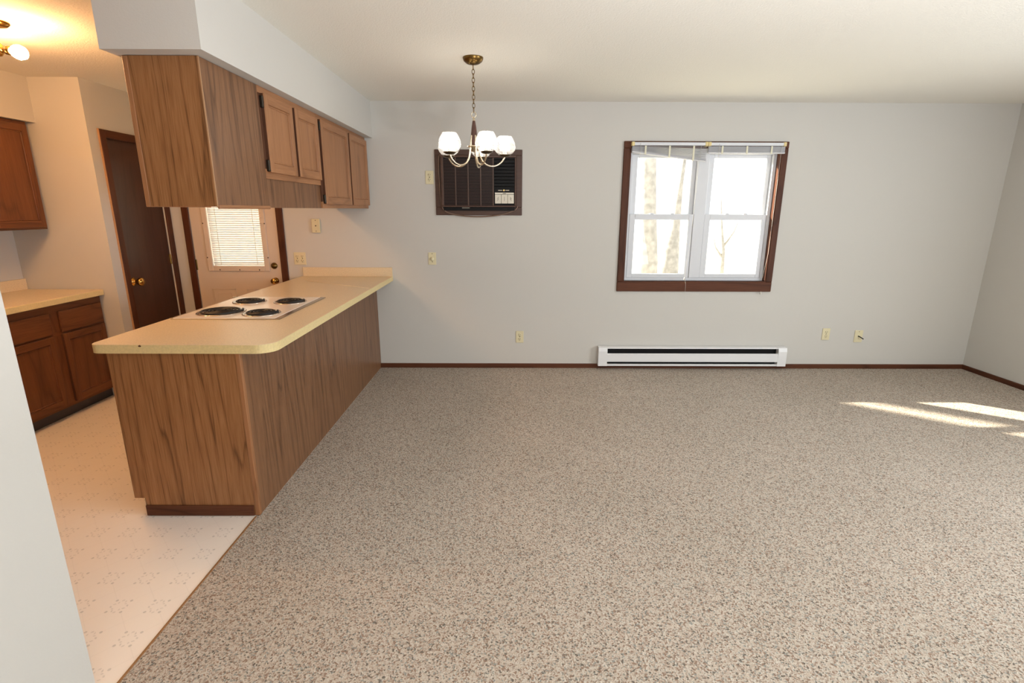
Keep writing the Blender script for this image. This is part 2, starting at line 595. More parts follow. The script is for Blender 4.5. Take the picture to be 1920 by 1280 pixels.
# ---------------------------------------------------------------- window
w = thing('window_1', 'double white window with two sashes each side in dark brown wood casing', 'window', (1.795, 0, WZ0), kind='structure')
cw = .06
c = MB()
c.box(WX0-cw, WX1+cw, -.018, .0, WZ0-.10, WZ0-.005, .004)
c.box(WX0-cw, WX1+cw, -.018, .0, WZ1, WZ1+cw, .004)
c.build('casing', 'trim', w)
for x in (WX0-cw, WX1):
    B(x, x+cw, -.0178, .0, WZ0-.005, WZ1, .004).build('casing', 'trim_z', w)
j = MB()
j.box(WX0-.001, WX1+.001, -.012, .05, WZ0-.02, WZ0)
j.build('sill', 'trim', w)
for x in (WX0-.001, WX1-.009):
    B(x, x+.01, -.012, .06, WZ0, WZ1).build('jamb', 'trim_z', w)
f = MB()
f.box(WX0+.009, WX0+.038, .045, .145, WZ0, WZ1)
f.box(WX1-.038, WX1-.009, .045, .145, WZ0, WZ1)
f.box(WX0+.038, WX1-.038, .045, .145, WZ0, WZ0+.028)
f.box(WX0+.038, WX1-.038, .045, .145, WZ1-.045, WZ1)
f.build('frame', 'vinyl', w)
B(1.752, 1.857, .04, .145, WZ0+.028, WZ1-.045, .003).build('mullion', 'vinyl', w)


def sash(name, x0, x1, z0, z1, gx0, gx1, gz0, gz1, y0, y1, latch=False):
    s_ = MB()
    s_.box(x0, gx0, y0, y1, z0, z1, .002)
    s_.box(gx1, x1, y0, y1, z0, z1, .002)
    s_.box(gx0, gx1, y0, y1, z0, gz0, .002)
    s_.box(gx0, gx1, y0, y1, gz1, z1, .002)
    so = s_.build(name, 'vinyl', w)
    ym = (y0+y1)/2
    B(gx0-.003, gx1+.003, ym-.002, ym+.002, gz0-.003, gz1+.003).build('pane', 'clear', so)
    if latch:
        for lx in (gx0+.16, gx1-.16):
            B(lx-.018, lx+.018, y0+.004, y1-.004, z1-.001, z1+.012, .003).build('latch', 'vinyl', so)


for x0, x1 in ((1.139, 1.751), (1.858, 2.451)):
    sash('upper_sash', x0+.002, x1-.002, 1.475, WZ1-.046, x0+.058, x1-.04, 1.52, 2.03, .085, .115)
    sash('lower_sash', x0+.002, x1-.002, WZ0+.029, 1.517, x0+.056, x1-.042, .950, 1.466, .048, .078, True)

# mini blinds pulled up to the top of the window
def blind(name, label, x0, x1, slump):
    hz0, hz1 = 2.124, 2.151
    b = thing(name, label, 'blind', ((x0+x1)/2, -.04, hz1), 'mini blinds on the window')
    B(x0, x1, -.058, -.022, hz0, hz1, .002).build('headrail', 'vinyl', b)
    n = 18
    for k in range(n):
        t = k/(n-1)
        zl = 2.117 - .044*t
        zr = zl
        if slump:
            zr = 2.112 - .030*t - .082*max(0, min(1, t*1.5))**.8
        cx, cz = (x0+x1)/2, (zl+zr)/2
        a = math.atan2(zr-zl, x1-x0)
        rot = Matrix.Rotation(-a, 3, 'Y')
        L = math.hypot(x1-x0, zr-zl)-.006
        B(cx-L/2, cx+L/2, -.053, -.027, cz-.0007, cz+.0007, rot=rot).build('slat', 'blind_slat', b)
    zl, zr = (2.070, 1.990) if slump else (2.064, 2.064)
    a = math.atan2(zr-zl, x1-x0)
    L = math.hypot(x1-x0, zr-zl)
    B((x0+x1)/2-L/2, (x0+x1)/2+L/2, -.054, -.026, (zl+zr)/2-.006, (zl+zr)/2+.006, .002, rot=Matrix.Rotation(-a, 3, 'Y')).build('bottom_rail', 'blind_slat', b)
    for f_ in (.18, .50, .82):
        px = x0+(x1-x0)*f_
        zb = zl+(zr-zl)*f_
        B(px-.008, px+.008, -.0575, -.0555, zb-.010, hz0-.002).build('ladder_tape', 'ivory_tape', b)
    # lift cord and tilt cord
    px = x0+.075 if slump else x0+.095
    zz = 1.49 if slump else 1.70
    MB().tube([(px, -.064, hz0+.015), (px-.004, -.066, 1.95), (px-.014, -.066, zz)], .0014, 6).build('tilt_wand', 'cord', b)
    if slump:
        pts = [(x1-.060, -.062, hz0), (x1-.072, -.064, 1.8), (x1-.085, -.064, 1.3), (x1-.110, -.060, .93), (x1-.085, -.034, .86), (x1-.084, -.034, .70)]
        MB().tube(pts, .0010, 6).build('lift_cord', 'cord', b)
        MB().lathe([(.002, 0), (.006, -.004), (.008, -.026), (.0, -.028)], (x1-.110, -.060, .93), n=10).build('cord_tassel', 'cord', b)
    else:
        pts = [(x1-.045, -.062, hz0), (x1-.05, -.064, 1.6), (x1-.052, -.062, 1.15), (x1-.075, -.062, .93), (x1-.058, -.04, .87), (x1-.058, -.034, .79)]
        pts = [(x1-.040, -.062, hz0), (x1-.043, -.064, 1.6), (x1-.045, -.062, 1.15), (x1-.073, -.062, .925)]
        MB().tube(pts, .0010, 6).build('lift_cord', 'cord', b)
        MB().lathe([(.002, 0), (.006, -.004), (.008, -.026), (.0, -.028)], (x1-.058, -.034, .79), n=10).build('cord_tassel', 'cord', b)
    for bx in ((x0-.004, x0+.022), (x1-.022, x1+.004)):
        B(bx[0], bx[1], -.062, -.018, hz0-.004, hz1+.004, .003).build('end_bracket', 'bracket', b)
    return b


blind('mini_blind', 'crooked white mini blind sagging at one end, over the sash nearer the chandelier', 1.105, 1.790, True)
blind('mini_blind', 'level white mini blind pulled up evenly, over the sash nearer the room corner', 1.800, 2.502, False)

# ---------------------------------------------------------------- entry door
d = thing('door_1', 'cream entry door with blinds behind its glass and brass locks', 'door', (-2.62, .02, 0), kind='structure')
dk = .045
dm = MB().wall('Y', .0, dk, DX0+.004, DX1-.004, .012, DZ1-.006, [(-2.87, -2.36, 1.02, 1.93)])
slab = dm.build('slab', 'cream_door', d)
lf = MB()
for x0, x1, z0, z1 in ((-2.912, -2.862, .968, 1.98), (-2.368, -2.318, .968, 1.98), (-2.862, -2.368, .968, 1.018), (-2.862, -2.368, 1.93, 1.98)):
    lf.box(x0, x1, -.014, .0, z0, z1, .004)
lo = lf.build('lite_frame', 'cream_door', d)
for x, z in ((-2.905, 1.42), (-2.905, 1.1), (-2.325, 1.42), (-2.325, 1.1), (-2.80, .983), (-2.61, .983), (-2.42, .983)):
    MB().lathe([(.006, 0), (.005, .003), (0, .0035)], (x, -.014, z), (0, -1, 0), 10).build('screw', 'bronze', lo)
B(-2.868, -2.362, .030, .034, 1.022, 1.928).build('pane', 'clear', d)
sl = MB()
z = 1.045
while z < 1.92:
    sl.box(-2.866, -2.364, .0165, .0175, z-.0120, z+.0120, rot=Matrix.Rotation(R(20), 3, 'X'))
    z += .0205
bl = sl.build('blind_slats', 'slat', d)
B(-2.858, -2.372, .010, .024, 1.022, 1.034, .002).build('blind_rail', 'slat', d)
for x in (-2.79, -2.44):
    B(x-.002, x+.002, .004, .006, 1.03, 1.93).build('ladder_cord', 'cord', d)


def raised(x0, x1, z0, z1):
    mb_ = MB()
    for a, b_, e, f_ in ((x0, x1, z1-.012, z1), (x0, x1, z0, z0+.012), (x0, x0+.012, z0, z1), (x1-.012, x1, z0, z1)):
        mb_.box(a, b_, -.005, .001, e, f_, .002)
    mb_.box(x0+.045, x1-.045, -.005, .001, z0+.045, z1-.045, .004)
    mb_.build('raised_panel', 'cream_door', d)


raised(-2.905, -2.675, .22, .80)
raised(-2.575, -2.335, .22, .80)
kn = MB().lathe([(.030, 0), (.030, .006), (.012, .010), (.012, .030), (.026, .036), (.030, .050), (.026, .062), (0, .066)], (-2.277, 0, .878), (0, -1, 0), 20)
kn.build('knob', 'brass', d)
db = MB().lathe([(.030, 0), (.030, .012), (.026, .018), (.014, .020), (.014, .024), (0, .025)], (-2.277, 0, 1.022), (0, -1, 0), 20)
db.build('deadbolt', 'old_brass', d)
for z in (.22, 1.03, 1.85):
    B(-3.036, -3.018, -.008, .006, z-.05, z+.05, .002).build('hinge', 'old_brass', d)
for x0, x1 in ((-3.092, -3.030), (-2.210, -2.146)):
    B(x0, x1, -.018, .0, 0, DZ1+.06, .004).build('casing', 'trim_z', d)
B(-3.03, -2.21, -.018, .0, DZ1, DZ1+.06, .004).build('casing', 'trim', d)
B(DX0, DX1, .0, .14, -.001, .011).build('threshold', 'steel', d)

# ---------------------------------------------------------------- brown closet door
d = thing('door_2', 'dark brown slab closet door with brass knob and brown casing', 'door', (XK, -.36, 0), kind='structure')
B(XK-.05, XK-.014, D2Y0+.003, D2Y1-.003, .01, D2Z-.003).build('slab', 'brown_door', d)
for y0, y1 in ((-.719, D2Y0+.006), (D2Y1-.006, -.006)):
    B(XK, XK+.016, y0, y1, 0, D2Z+.055, .003).build('casing', 'trim_z', d)
B(XK, XK+.0165, D2Y0+.006, D2Y1-.006, D2Z-.006, D2Z+.055, .003).build('casing', 'trim_y', d)
B(XK, XK+.013, -.724, -.719, 0, D2Z+.057).build('lit_casing_edge', 'edge_pale', d)  # pale strip paints the light caught along the casing's edge
MB().lathe([(.036, 0), (.036, .008), (.016, .014), (.015, .040), (.030, .047), (.037, .063), (.031, .080), (0, .086)], (XK-.014, -.60, .945), (1, 0, 0), 20).build('knob', 'brass', d)
for z in (.25, 1.09, 1.85):
    B(XK-.016, XK-.004, D2Y1-.016, D2Y1-.002, z-.045, z+.045, .002).build('hinge', 'brass', d)

# ---------------------------------------------------------------- cabinets


def cab_door(parent, name, x, y0, y1, z0, z1, hinges=None, th=.02, fwid=.045, m1='door_oak', m2='door_oak_x'):
    """a frame-and-panel door whose face is at x + th and looks towards +X."""
    p_ = MB()
    p_.box(x, x+th-.009, y0+.0005, y1-.0005, z0+.001, z1-.001)
    # bevelled moulding round the sunk panel
    for a, b_, e, g in ((y0+fwid, y1-fwid, z0+fwid+.006, z0+fwid+.016), (y0+fwid, y1-fwid, z1-fwid-.016, z1-fwid-.006), (y0+fwid, y0+fwid+.010, z0+fwid, z1-fwid), (y1-fwid-.010, y1-fwid, z0+fwid, z1-fwid)):
        p_.box(x+.004, x+th-.004, a, b_, e, g, .003)
    dr = p_.build(name, m1, parent)
    B(x+.001, x+th, y0, y0+fwid, z0, z1, .004, 2).build('door_stile', m1, dr)
    B(x+.001, x+th, y1-fwid, y1, z0, z1, .004, 2).build('door_stile', m1, dr)
    B(x+.001, x+th-.0005, y0+fwid-.004, y1-fwid+.004, z0, z0+fwid+.006, .004, 2).build('door_rail', m2, dr)
    B(x+.001, x+th-.0005, y0+fwid-.004, y1-fwid+.004, z1-fwid-.006, z1, .004, 2).build('door_rail', m2, dr)
    B(x-.004, x+th-.006, y0-.0025, y0+.001, z0+.003, z1-.003).build('door_edge', 'dark_brown', dr)
    if hinges:
        for z_ in (z0+.035, z1-.045):
            B(x-.002, x+th-.004, y0-.016, y0+.001, z_-.030, z_+.030, .003).build('hinge', 'hinge', dr)
    return dr


UXF, UXB = -1.3251, -1.6467
UZ0, UZ1 = 1.5609, 2.1835
# end unit with plain panels
u = thing('wall_cabinet', 'blank oak-panelled end cabinet hanging under the soffit at the open end of the peninsula', 'wall cabinet', ((UXF+UXB)/2, -2.35, UZ0), 'peninsula wall cabinets')
B(UXB+.02, UXF-.008, -2.600, -2.085, UZ0+.004, UZ1-.001).build('body', 'panel_b', u)
B(UXB+.022, UXF-.001, -2.6089, -2.598, UZ0+.002, UZ1-.002).build('end_panel', 'panel', u)
B(UXB, UXB+.022, -2.6095, -2.12, UZ0, UZ1-.002, .002).build('face_frame', 'door_oak', u)
B(UXF-.010, UXF, -2.598, -2.086, UZ0, UZ1-.002, .001).build('side_panel', 'panel_b', u)
B(UXF-.003, UXF+.0015, -2.6092, -2.603, UZ0+.002, UZ1-.002).build('edge_strip', 'edge_pale', u)
B(UXF-.004, UXF+.005, -2.60, -2.084, UZ0-.008, UZ0+.010, .002).build('bottom_trim', 'door_oak_x', u)

# short double-door unit above a plain panel
u = thing('wall_cabinet', 'short two-door oak cabinet with a plain panel below its doors, above the cooktop', 'wall cabinet', ((UXF+UXB)/2, -1.67, UZ0), 'peninsula wall cabinets')
B(UXB, UXF-.012, -2.083, -1.245, UZ0+.155, UZ1-.001).build('body', 'panel_b', u)
ff = MB()
ff.box(UXF-.012, UXF-.002, -2.084, -1.245, UZ1-.035, UZ1-.001)
ff.box(UXF-.012, UXF-.002, -2.084, -1.245, 1.715, 1.765)
ff.build('face_frame', 'door_oak_x', u)
for y0, y1 in ((-2.084, -2.045), (-1.69, -1.625), (-1.285, -1.246)):
    B(UXF-.012, UXF-.0025, y0, y1, 1.765, UZ1-.035).build('stile', 'dark_brown', u)
cab_door(u, 'door', UXF-.002, -2.050, -1.682, 1.748, 2.150, True)
cab_door(u, 'door', UXF-.002, -1.640, -1.262, 1.748, 2.150)
B(UXF-.030, UXF-.012, -2.080, -1.246, UZ0-.001, 1.716).build('lower_panel', 'panel_b', u)
B(UXF-.012, UXF-.006, -2.084, -2.076, UZ0, 1.716).build('scribe_strip', 'trim_z', u)

# tall double-door unit against the far wall
u = thing('wall_cabinet', 'tallest two-door oak cabinet hanging against the far wall', 'wall cabinet', ((UXF+UXB)/2, -.62, UZ0), 'peninsula wall cabinets')
B(UXB, UXF-.012, -1.243, -.022, UZ0, UZ1-.001).build('body', 'panel_b', u)
ff = MB()
ff.box(UXF-.012, UXF-.002, -1.243, -.022, UZ1-.030, UZ1-.001)
ff.box(UXF-.012, UXF-.002, -1.243, -.022, UZ0, 1.605)
ff.build('face_frame', 'door_oak_x', u)
for y0, y1 in ((-1.243, -1.19), (-.60, -.50), (-.05, -.022)):
    B(UXF-.012, UXF-.0025, y0, y1, 1.605, UZ1-.030).build('stile', 'dark_brown', u)
cab_door(u, 'door', UXF-.002, -1.205, -.588, 1.588, 2.155, True)
cab_door(u, 'door', UXF-.002, -.545, -.035, 1.588, 2.155)

# peninsula base
PY = -2.627
p = thing('base_cabinet', 'long oak-panelled peninsula base cabinet standing between the carpet and the linoleum', 'base cabinet', (-1.62, -1.3, 0))
B(-1.935, -1.32, PY+.012, -.004, .10, .878).build('body', 'panel_b', p)
ep = MB()
ep.extrude_profile([(-1.943, .10), (-1.888, .10), (-1.888, .001), (-1.325, .001), (-1.325, .879), (-1.943, .879)], 'Y', PY, PY+.012)
ep.build('end_panel', 'panel', p)
B(-1.890, -1.331, PY-.008, PY, .001, .060, .002).build('base_board', 'trim', p)
B(-1.90, -1.878, PY+.012, -.004, .001, .10).build('toe_kick', 'vinyl_base', p)
B(-1.3255, -1.303, PY-.004, PY+.020, .001, .879, .002).build('corner_strip', 'door_oak', p)
B(-1.32, -1.3047, PY+.020, -.002, .001, .879).build('side_panel', 'panel_b', p)

# countertop with rounded free corners
CX0, CX1, CY, CZ0, CZ1 = -2.018, -1.1383, -2.642, .880, .924


def rounded(x0, x1, y0, y1, r):
    pts = [(x0, y1), (x0, y0+r)]
    for k in range(1, 8):
        a = math.pi + k*math.pi/16
        pts.append((x0+r+r*math.cos(a), y0+r+r*math.sin(a)))
    pts.append((x0+r, y0))
    pts.append((x1-r*1.8, y0))
    r2 = r*1.8
    for k in range(1, 10):
        a = -math.pi/2 + k*math.pi/20
        pts.append((x1-r2+r2*math.cos(a), y0+r2+r2*math.sin(a)))
    pts += [(x1, y0+r2), (x1, y1)]
    return pts


t = thing('countertop', 'tan laminate peninsula countertop with rounded corners and short backsplash', 'countertop', (-1.58, -1.3, CZ0))
MB().prism(rounded(CX0, CX1, CY, -.002, .05), CZ0+.001, CZ1-.0012, .0008).build('edge_band', 'lam_edge', t)
MB().prism(rounded(CX0+.0025, CX1-.0025, CY+.0025, -.003, .048), CZ1-.004, CZ1).build('top_sheet', 'laminate', t)
B(-2.0, CX1, -.022, -.002, CZ1, 1.010, .0015).build('backsplash', 'laminate', t)
s_ = MB()
s_.tube([(-1.86, -.335, CZ1+.0003), (-1.150, -.805, CZ1+.0003)], .0022, 6)
s_.build('seam_strip', 'seam', t)
MB().sphere((-1.766, CY+.006, CZ1-.006), .010, 10, (1, 1, .6)).build('burn_mark', 'dark_brown', t)

# cooktop
KX0, KX1, KY0, KY1, KZ = -1.985, -1.352, -2.052, -1.272, CZ1
k = thing('cooktop', 'white enamel drop-in electric cooktop with four black coil burners', 'cooktop', (-1.66, -1.66, CZ1))
B(KX0, KX1-.035, KY0+.008, KY1-.012, KZ, KZ+.007, .002, 2).build('top_plate', 'enamel', k)
rm = MB()
rm.box(KX1-.037, KX1, KY0, KY1, KZ, KZ+.005, .001)
rm.box(KX0-.01, KX1-.037, KY1-.013, KY1, KZ, KZ+.005, .001)
rm.box(KX0-.01, KX1-.037, KY0, KY0+.009, KZ, KZ+.005, .001)
rm.box(KX0-.012, KX0, KY0+.009, KY1-.013, KZ, KZ+.005, .001)
rm.box(-2.03, KX0-.01, KY1-.013, KY1, KZ, KZ+.006, .001)
rm.build('steel_rim', 'steel', k)
for bx, by, ro, rc in ((-1.800, -1.490, .108, .090), (-1.520, -1.490, .108, .090), (-1.795, -1.862, .140, .122), (-1.527, -1.900, .110, .092)):
    z = KZ+.007
    bo = MB().lathe([(ro*.90, .0045), (ro*.97, .006), (ro, .003), (ro*1.005, 0), (ro*.90, .0), (ro*.90, .0045), (ro*.80, -.004), (.02, -.0055), (0, -.0055)], (bx, by, z), n=40).build('burner_bowl', 'chrome', k)
    pts = []
    turns = 5 if rc > .1 else 4
    N = turns*28
    for i in range(N+1):
        q = i/N
        a = q*turns*2*math.pi + .6
        rr = .018 + (rc-.018)*q
        pts.append((bx+rr*math.cos(a), by+rr*math.sin(a), z+.010))
    MB().tube(pts, .0062, 8).build('coil', 'coil', bo)
    B(bx-.017, bx+.017, by-.017, by+.017, z+.003, z+.009, .004).build('coil_hub', 'coil', bo)
    st = MB()
    for q in range(3):
        a = q*2*math.pi/3+.3
        st.tube([(bx+.01*math.cos(a), by+.01*math.sin(a), z+.003), (bx+ro*.88*math.cos(a), by+ro*.88*math.sin(a), z+.003)], .003, 6)
    st.build('coil_support', 'coil', bo)

# kitchen wall side: base cabinet, countertop, wall cabinet
BXF = -3.36
b = thing('base_cabinet', 'oak base cabinet coloured as in dim light with drawers over doors beneath the kitchen wall counter', 'base cabinet', (-3.65, -1.28, 0))
B(XL+.002, BXF-.014, -3.0, YK-.004, .09, .866).build('body', 'kitchen_oak', b)
ff = MB()
ff.box(BXF-.014, BXF-.003, -3.0, YK-.006, .085, .125)
ff.box(BXF-.014, BXF-.003, -3.0, YK-.006, .630, .665)
ff.box(BXF-.014, BXF-.003, -3.0, YK-.006, .805, .866)
ff.build('face_frame', 'kitchen_oak_x', b)
for y0, y1 in ((-.86, YK-.006), (-1.345, -1.245), (-1.78, -1.71), (-2.2, -2.1), (-3.0, -2.58)):
    B(BXF-.014, BXF-.0035, y0, y1, .125, .805).build('stile', 'kitchen_oak', b)
for y0, y1 in ((-1.252, -.845), (-1.722, -1.335), (-2.12, -1.765)):
    B(BXF-.003, BXF+.015, y0, y1, .654, .812, .005, 2).build('drawer', 'kitchen_oak_x', b)
    cab_door(b, 'door', BXF-.003, y0, y1, .108, .640, m1='kitchen_oak', m2='kitchen_oak_x')
B(BXF-.065, BXF-.05, -3.0, YK-.004, .001, .088).build('toe_kick', 'vinyl_base', b)

t = thing('countertop', 'tan laminate kitchen counter running along the wall to the closet', 'countertop', (-3.64, -1.9, .868))
B(XL+.002, -3.322, -3.0, YK-.003, .868, .9125, .004, 2).build('edge_band', 'lam_edge', t)
B(XL+.003, -3.326, -2.999, YK-.004, .9095, .9135).build('top_sheet', 'laminate', t)
B(XL+.002, XL+.022, -3.0, YK-.003, .9135, 1.0, .0015).build('backsplash', 'laminate', t)

UX = -3.63
u = thing('wall_cabinet', 'reddish oak kitchen wall cabinet coloured as in dim light above the kitchen wall counter', 'wall cabinet', (-3.79, -1.3, 1.395))
B(XL+.002, UX-.014, -2.6, -.866, 1.395, 2.178).build('body', 'kitchen_oak', u)
ff = MB()
ff.box(UX-.014, UX-.003, -2.6, -.866, 1.395, 1.425)
ff.box(UX-.014, UX-.003, -2.6, -.866, 2.14, 2.178)
ff.build('face_frame', 'kitchen_oak_x', u)
for y0, y1 in ((-.90, -.866), (-1.37, -1.29), (-1.84, -1.77), (-2.6, -2.25)):
    B(UX-.014, UX-.0035, y0, y1, 1.425, 2.14).build('stile', 'kitchen_oak', u)
for y0, y1 in ((-1.31, -.885), (-1.79, -1.35), (-2.27, -1.82)):
    cab_door(u, 'door', UX-.003, y0, y1, 1.410, 2.155, m1='kitchen_oak', m2='kitchen_oak_x')

# ---------------------------------------------------------------- wall air conditioner
a = thing('air_conditioner', 'brown through-wall air conditioner with louvred grille and cream control buttons behind the chandelier', 'air conditioner', (-.295, 0, 1.503))
AX0, AX1, AZ0, AZ1 = -.697, .110, 1.503, 2.087
fr_ = MB()
fr_.box(AX0, AX1, -.016, -.0005, AZ1-.050, AZ1, .003)
fr_.box(AX0, AX1, -.016, -.0005, AZ0, AZ0+.072, .003)
fr_.box(AX0, AX0+.056, -.016, -.0005, AZ0+.072, AZ1-.050, .003)
fr_.box(AX1-.056, AX1, -.016, -.0005, AZ0+.072, AZ1-.050, .003)
fr_.build('wall_frame', 'ac_brown', a)
FY = -.05
B(-.632, .046, -.042, -.001, 1.584, 2.028).build('housing', 'black', a)
bz = MB()
bz.box(-.640, .054, FY-.006, -.018, 2.014, 2.034, .003)
bz.box(-.640, .054, FY-.006, -.018, 1.578, 1.592, .003)
bz.box(-.640, -.622, FY-.006, -.018, 1.592, 2.014, .003)
bz.box(.040, .054, FY-.006, -.018, 1.592, 2.014, .003)
bz.build('bezel', 'ac_brown', a)
gx0, gx1 = -.620, -.158
cols = 4
cwid = (gx1-gx0)/cols
g = MB()
z = 1.600
while z < 2.008:
    g.box(gx0, gx1, FY-.002, -.040, z, z+.0060)
    z += .0132
g.build('intake_grille', 'ac_slat', a)
for i in range(cols+1):
    x = gx0+i*cwid
    B(x-.005, x+.005, FY-.005, -.040, 1.592, 2.014, .002).build('grille_post', 'ac_rib', a)
ox0, ox1 = -.148, .038
B(ox0, ox1, -.048, -.044, 1.742, 2.010).build('vent_recess', 'black', a)
for i in range(9):
    z = 1.758+i*.0292
    B(ox0+.002, ox1-.002, FY-.006, -.040, z, z+.004, rot=Matrix.Rotation(R(-28), 3, 'X')).build('louvre', 'black', a)
lg = B(ox0, ox1, FY-.003, -.044, 1.714, 1.740, .001).build('badge_strip', 'black', a)
e_ = MB()
e_.box(-.112, -.074, FY-.0045, FY-.002, 1.7245, 1.7305)
e_.box(-.045, -.010, FY-.0045, FY-.002, 1.7245, 1.7305)
e_.build('badge_bar', 'silver', lg)
B(-.066, -.052, FY-.0045, FY-.002, 1.721, 1.735, rot=Matrix.Rotation(R(45), 3, 'Y')).build('badge_emblem', 'gold', lg)
B(ox0, ox1, FY-.002, -.044, 1.602, 1.712, .001).build('control_panel', 'black', a)
B(ox0+.006, ox1-.004, FY-.004, -.044, 1.692, 1.708, .001).build('control_header', 'cream', a)
B(-.070, -.040, FY-.0055, FY-.003, 1.697, 1.702).build('control_slider', 'slot', a)
for i in range(3):
    x0 = ox0+.006+i*.0593
    bt = B(x0, x0+.0567, FY-.007, -.044, 1.610, 1.690, .003, 2).build('control_button', 'cream', a)
    xm = x0+.028
    ic = MB()
    for q in range(3):
        ic.box(xm-.010, xm+.010, FY-.008, FY-.006, 1.640+q*.010, 1.643+q*.010, rot=Matrix.Rotation(R((-45, 90, 45)[i]), 3, 'Y'))
    ic.build('button_mark', 'grey', bt)
B(-.622, .040, -.034, -.0165, 1.545, 1.577, .002).build('drain_gap', 'black', a)
B(-.45, -.38, -.036, -.033, 1.566, 1.575).build('name_tag', 'grey', a)
pts = [(-.632, -.030, 2.045), (-.655, -.026, 2.03), (-.662, -.024, 1.95), (-.656, -.024, 1.75), (-.648, -.024, 1.60), (-.625, -.026, 1.545), (-.56, -.030, 1.515), (-.45, -.033, 1.497), (-.32, -.034, 1.488), (-.18, -.033, 1.494), (-.06, -.030, 1.512), (.03, -.027, 1.543), (.063, -.025, 1.566), (.066, -.024, 1.585)]
# smooth the cord
sm = [Vector(q) for q in pts]
for _ in range(2):
    nx = [sm[0]]
    for q, r_ in zip(sm, sm[1:]):
        nx += [q.lerp(r_, .25), q.lerp(r_, .75)]
    nx.append(sm[-1])
    sm = nx
MB().tube(sm, .0062, 8).build('power_cord', 'ac_cord', a)

# ---------------------------------------------------------------- baseboard heater
h = thing('baseboard_heater', 'long white electric baseboard heater on the wall below the window', 'heater', (1.835, 0, .04))
HX0, HX1, HZ0, HZ1 = .884, 2.765, .040, .232
B(HX0+.06, HX1-.06, -.020, -.0125, HZ0+.012, HZ1-.004).build('back_plate', 'black', h)
fn = MB()
x = HX0+.08
while x < HX1-.08:
    fn.box(x, x+.0015, -.052, -.020, HZ0+.045, HZ0+.105)
    x += .016
fn.build('heating_fins', 'black', h)
MB().extrude_profile([(-.0125, HZ1), (-.058, HZ1-.006), (-.062, HZ1-.014), (-.058, HZ1-.016), (-.054, HZ1-.010), (-.0125, HZ1-.005)], 'X', HX0+.055, HX1-.055).build('top_cover', 'white', h)
MB().extrude_profile([(-.066, HZ0+.042), (-.070, HZ0+.046), (-.070, HZ0+.118), (-.058, HZ0+.128), (-.054, HZ0+.126), (-.064, HZ0+.116), (-.064, HZ0+.048)], 'X', HX0+.06, HX1-.06).build('front_panel', 'white', h)
MB().extrude_profile([(-.0125, HZ0), (-.066, HZ0), (-.068, HZ0+.018), (-.062, HZ0+.020), (-.060, HZ0+.008), (-.0125, HZ0+.008)], 'X', HX0+.055, HX1-.055).build('bottom_rail', 'white', h)
for x0, x1 in ((HX0, HX0+.088), (HX1-.085, HX1)):
    MB().extrude_profile([(-.0125, HZ0), (-.072, HZ0), (-.072, HZ0+.15), (-.062, HZ1-.004), (-.0125, HZ1+.003)], 'X', x0, x1).build('end_cap', 'white', h)

# ---------------------------------------------------------------- outlets and plates


def plate(name, label, cat, x, z, wd=.074, ht=.118, th=.007, group=None):
    o_ = thing(name, label, cat, (x, 0, z-ht/2), group)
    B(x-wd/2, x+wd/2, -th, -.0003, z-ht/2, z+ht/2, .003, 2).build('cover_plate', 'ivory', o_)
    return o_


def receptacle(o_, x, z, y=-.007):
    r_ = MB().lathe([(.017, 0), (.017, .002), (.015, .003), (0, .003)], (x, y, z), (0, -1, 0), 20).build('receptacle', 'ivory', o_)
    sm_ = MB()
    sm_.box(x-.0085, x-.0055, y-.004, y-.002, z-.001, z+.009)
    sm_.box(x+.0055, x+.0085, y-.004, y-.002, z-.001, z+.009)
    sm_.build('slot', 'slot', r_)
    MB().lathe([(.003, 0), (.003, .001), (0, .001)], (x, y-.003, z-.009), (0, -1, 0), 8).build('ground_hole', 'slot', r_)


def screw(o_, x, z, y=-.007):
    MB().lathe([(.004, 0), (.003, .0012), (0, .0014)], (x, y, z), (0, -1, 0), 10).build('screw', 'slot', o_)


GRP = 'ivory duplex outlets on the far wall'
for x, z, lb in ((-.750, 1.842, 'ivory duplex outlet high on the wall beside the air conditioner'),
                 (.098, .322, 'ivory duplex outlet low on the wall between the peninsula and the heater'),
                 (3.165, .358, 'ivory duplex outlet low on the wall nearest the heater on the window side')):
    o_ = plate('wall_outlet', lb, 'outlet', x, z, .076, .12, group=GRP)
    receptacle(o_, x, z+.021)
    receptacle(o_, x, z-.021)
    screw(o_, x, z)
o_ = plate('double_outlet', 'square ivory two-gang outlet plate above the peninsula backsplash by the entry door', 'outlet', -2.022, 1.092, .114, .118)
for x in (-2.047, -1.997):
    receptacle(o_, x, 1.113)
    receptacle(o_, x, 1.071)
    screw(o_, x, 1.092)
o_ = plate('phone_jack', 'thick ivory jack plate with one hole under the hanging cabinets', 'jack plate', -1.838, 1.401, .076, .128, .022)
MB().lathe([(.006, 0), (.006, .001), (0, .001)], (-1.838, -.022, 1.401), (0, -1, 0), 10).build('jack_hole', 'slot', o_)
screw(o_, -1.838, 1.450, -.022)
screw(o_, -1.838, 1.352, -.022)
o_ = plate('dimmer_switch', 'ivory wall plate with round dimmer knob below the air conditioner', 'dimmer', -.750, 1.095, .074, .118)
MB().lathe([(.017, 0), (.016, .014), (.014, .017), (0, .017)], (-.750, -.007, 1.092), (0, -1, 0), 20).build('dial', 'ivory', o_)
screw(o_, -.750, 1.142)
screw(o_, -.750, 1.065)
o_ = plate('cable_plate', 'ivory cable wall plate with a black plug sticking out, nearest the room corner', 'cable plate', 3.495, .337, .082, .122)
MB().tube([(3.492, -.006, .339), (3.494, -.018, .338), (3.508, -.034, .328), (3.520, -.050, .318)], .005, 8).build('plug', 'black', o_)
screw(o_, 3.495, .385)

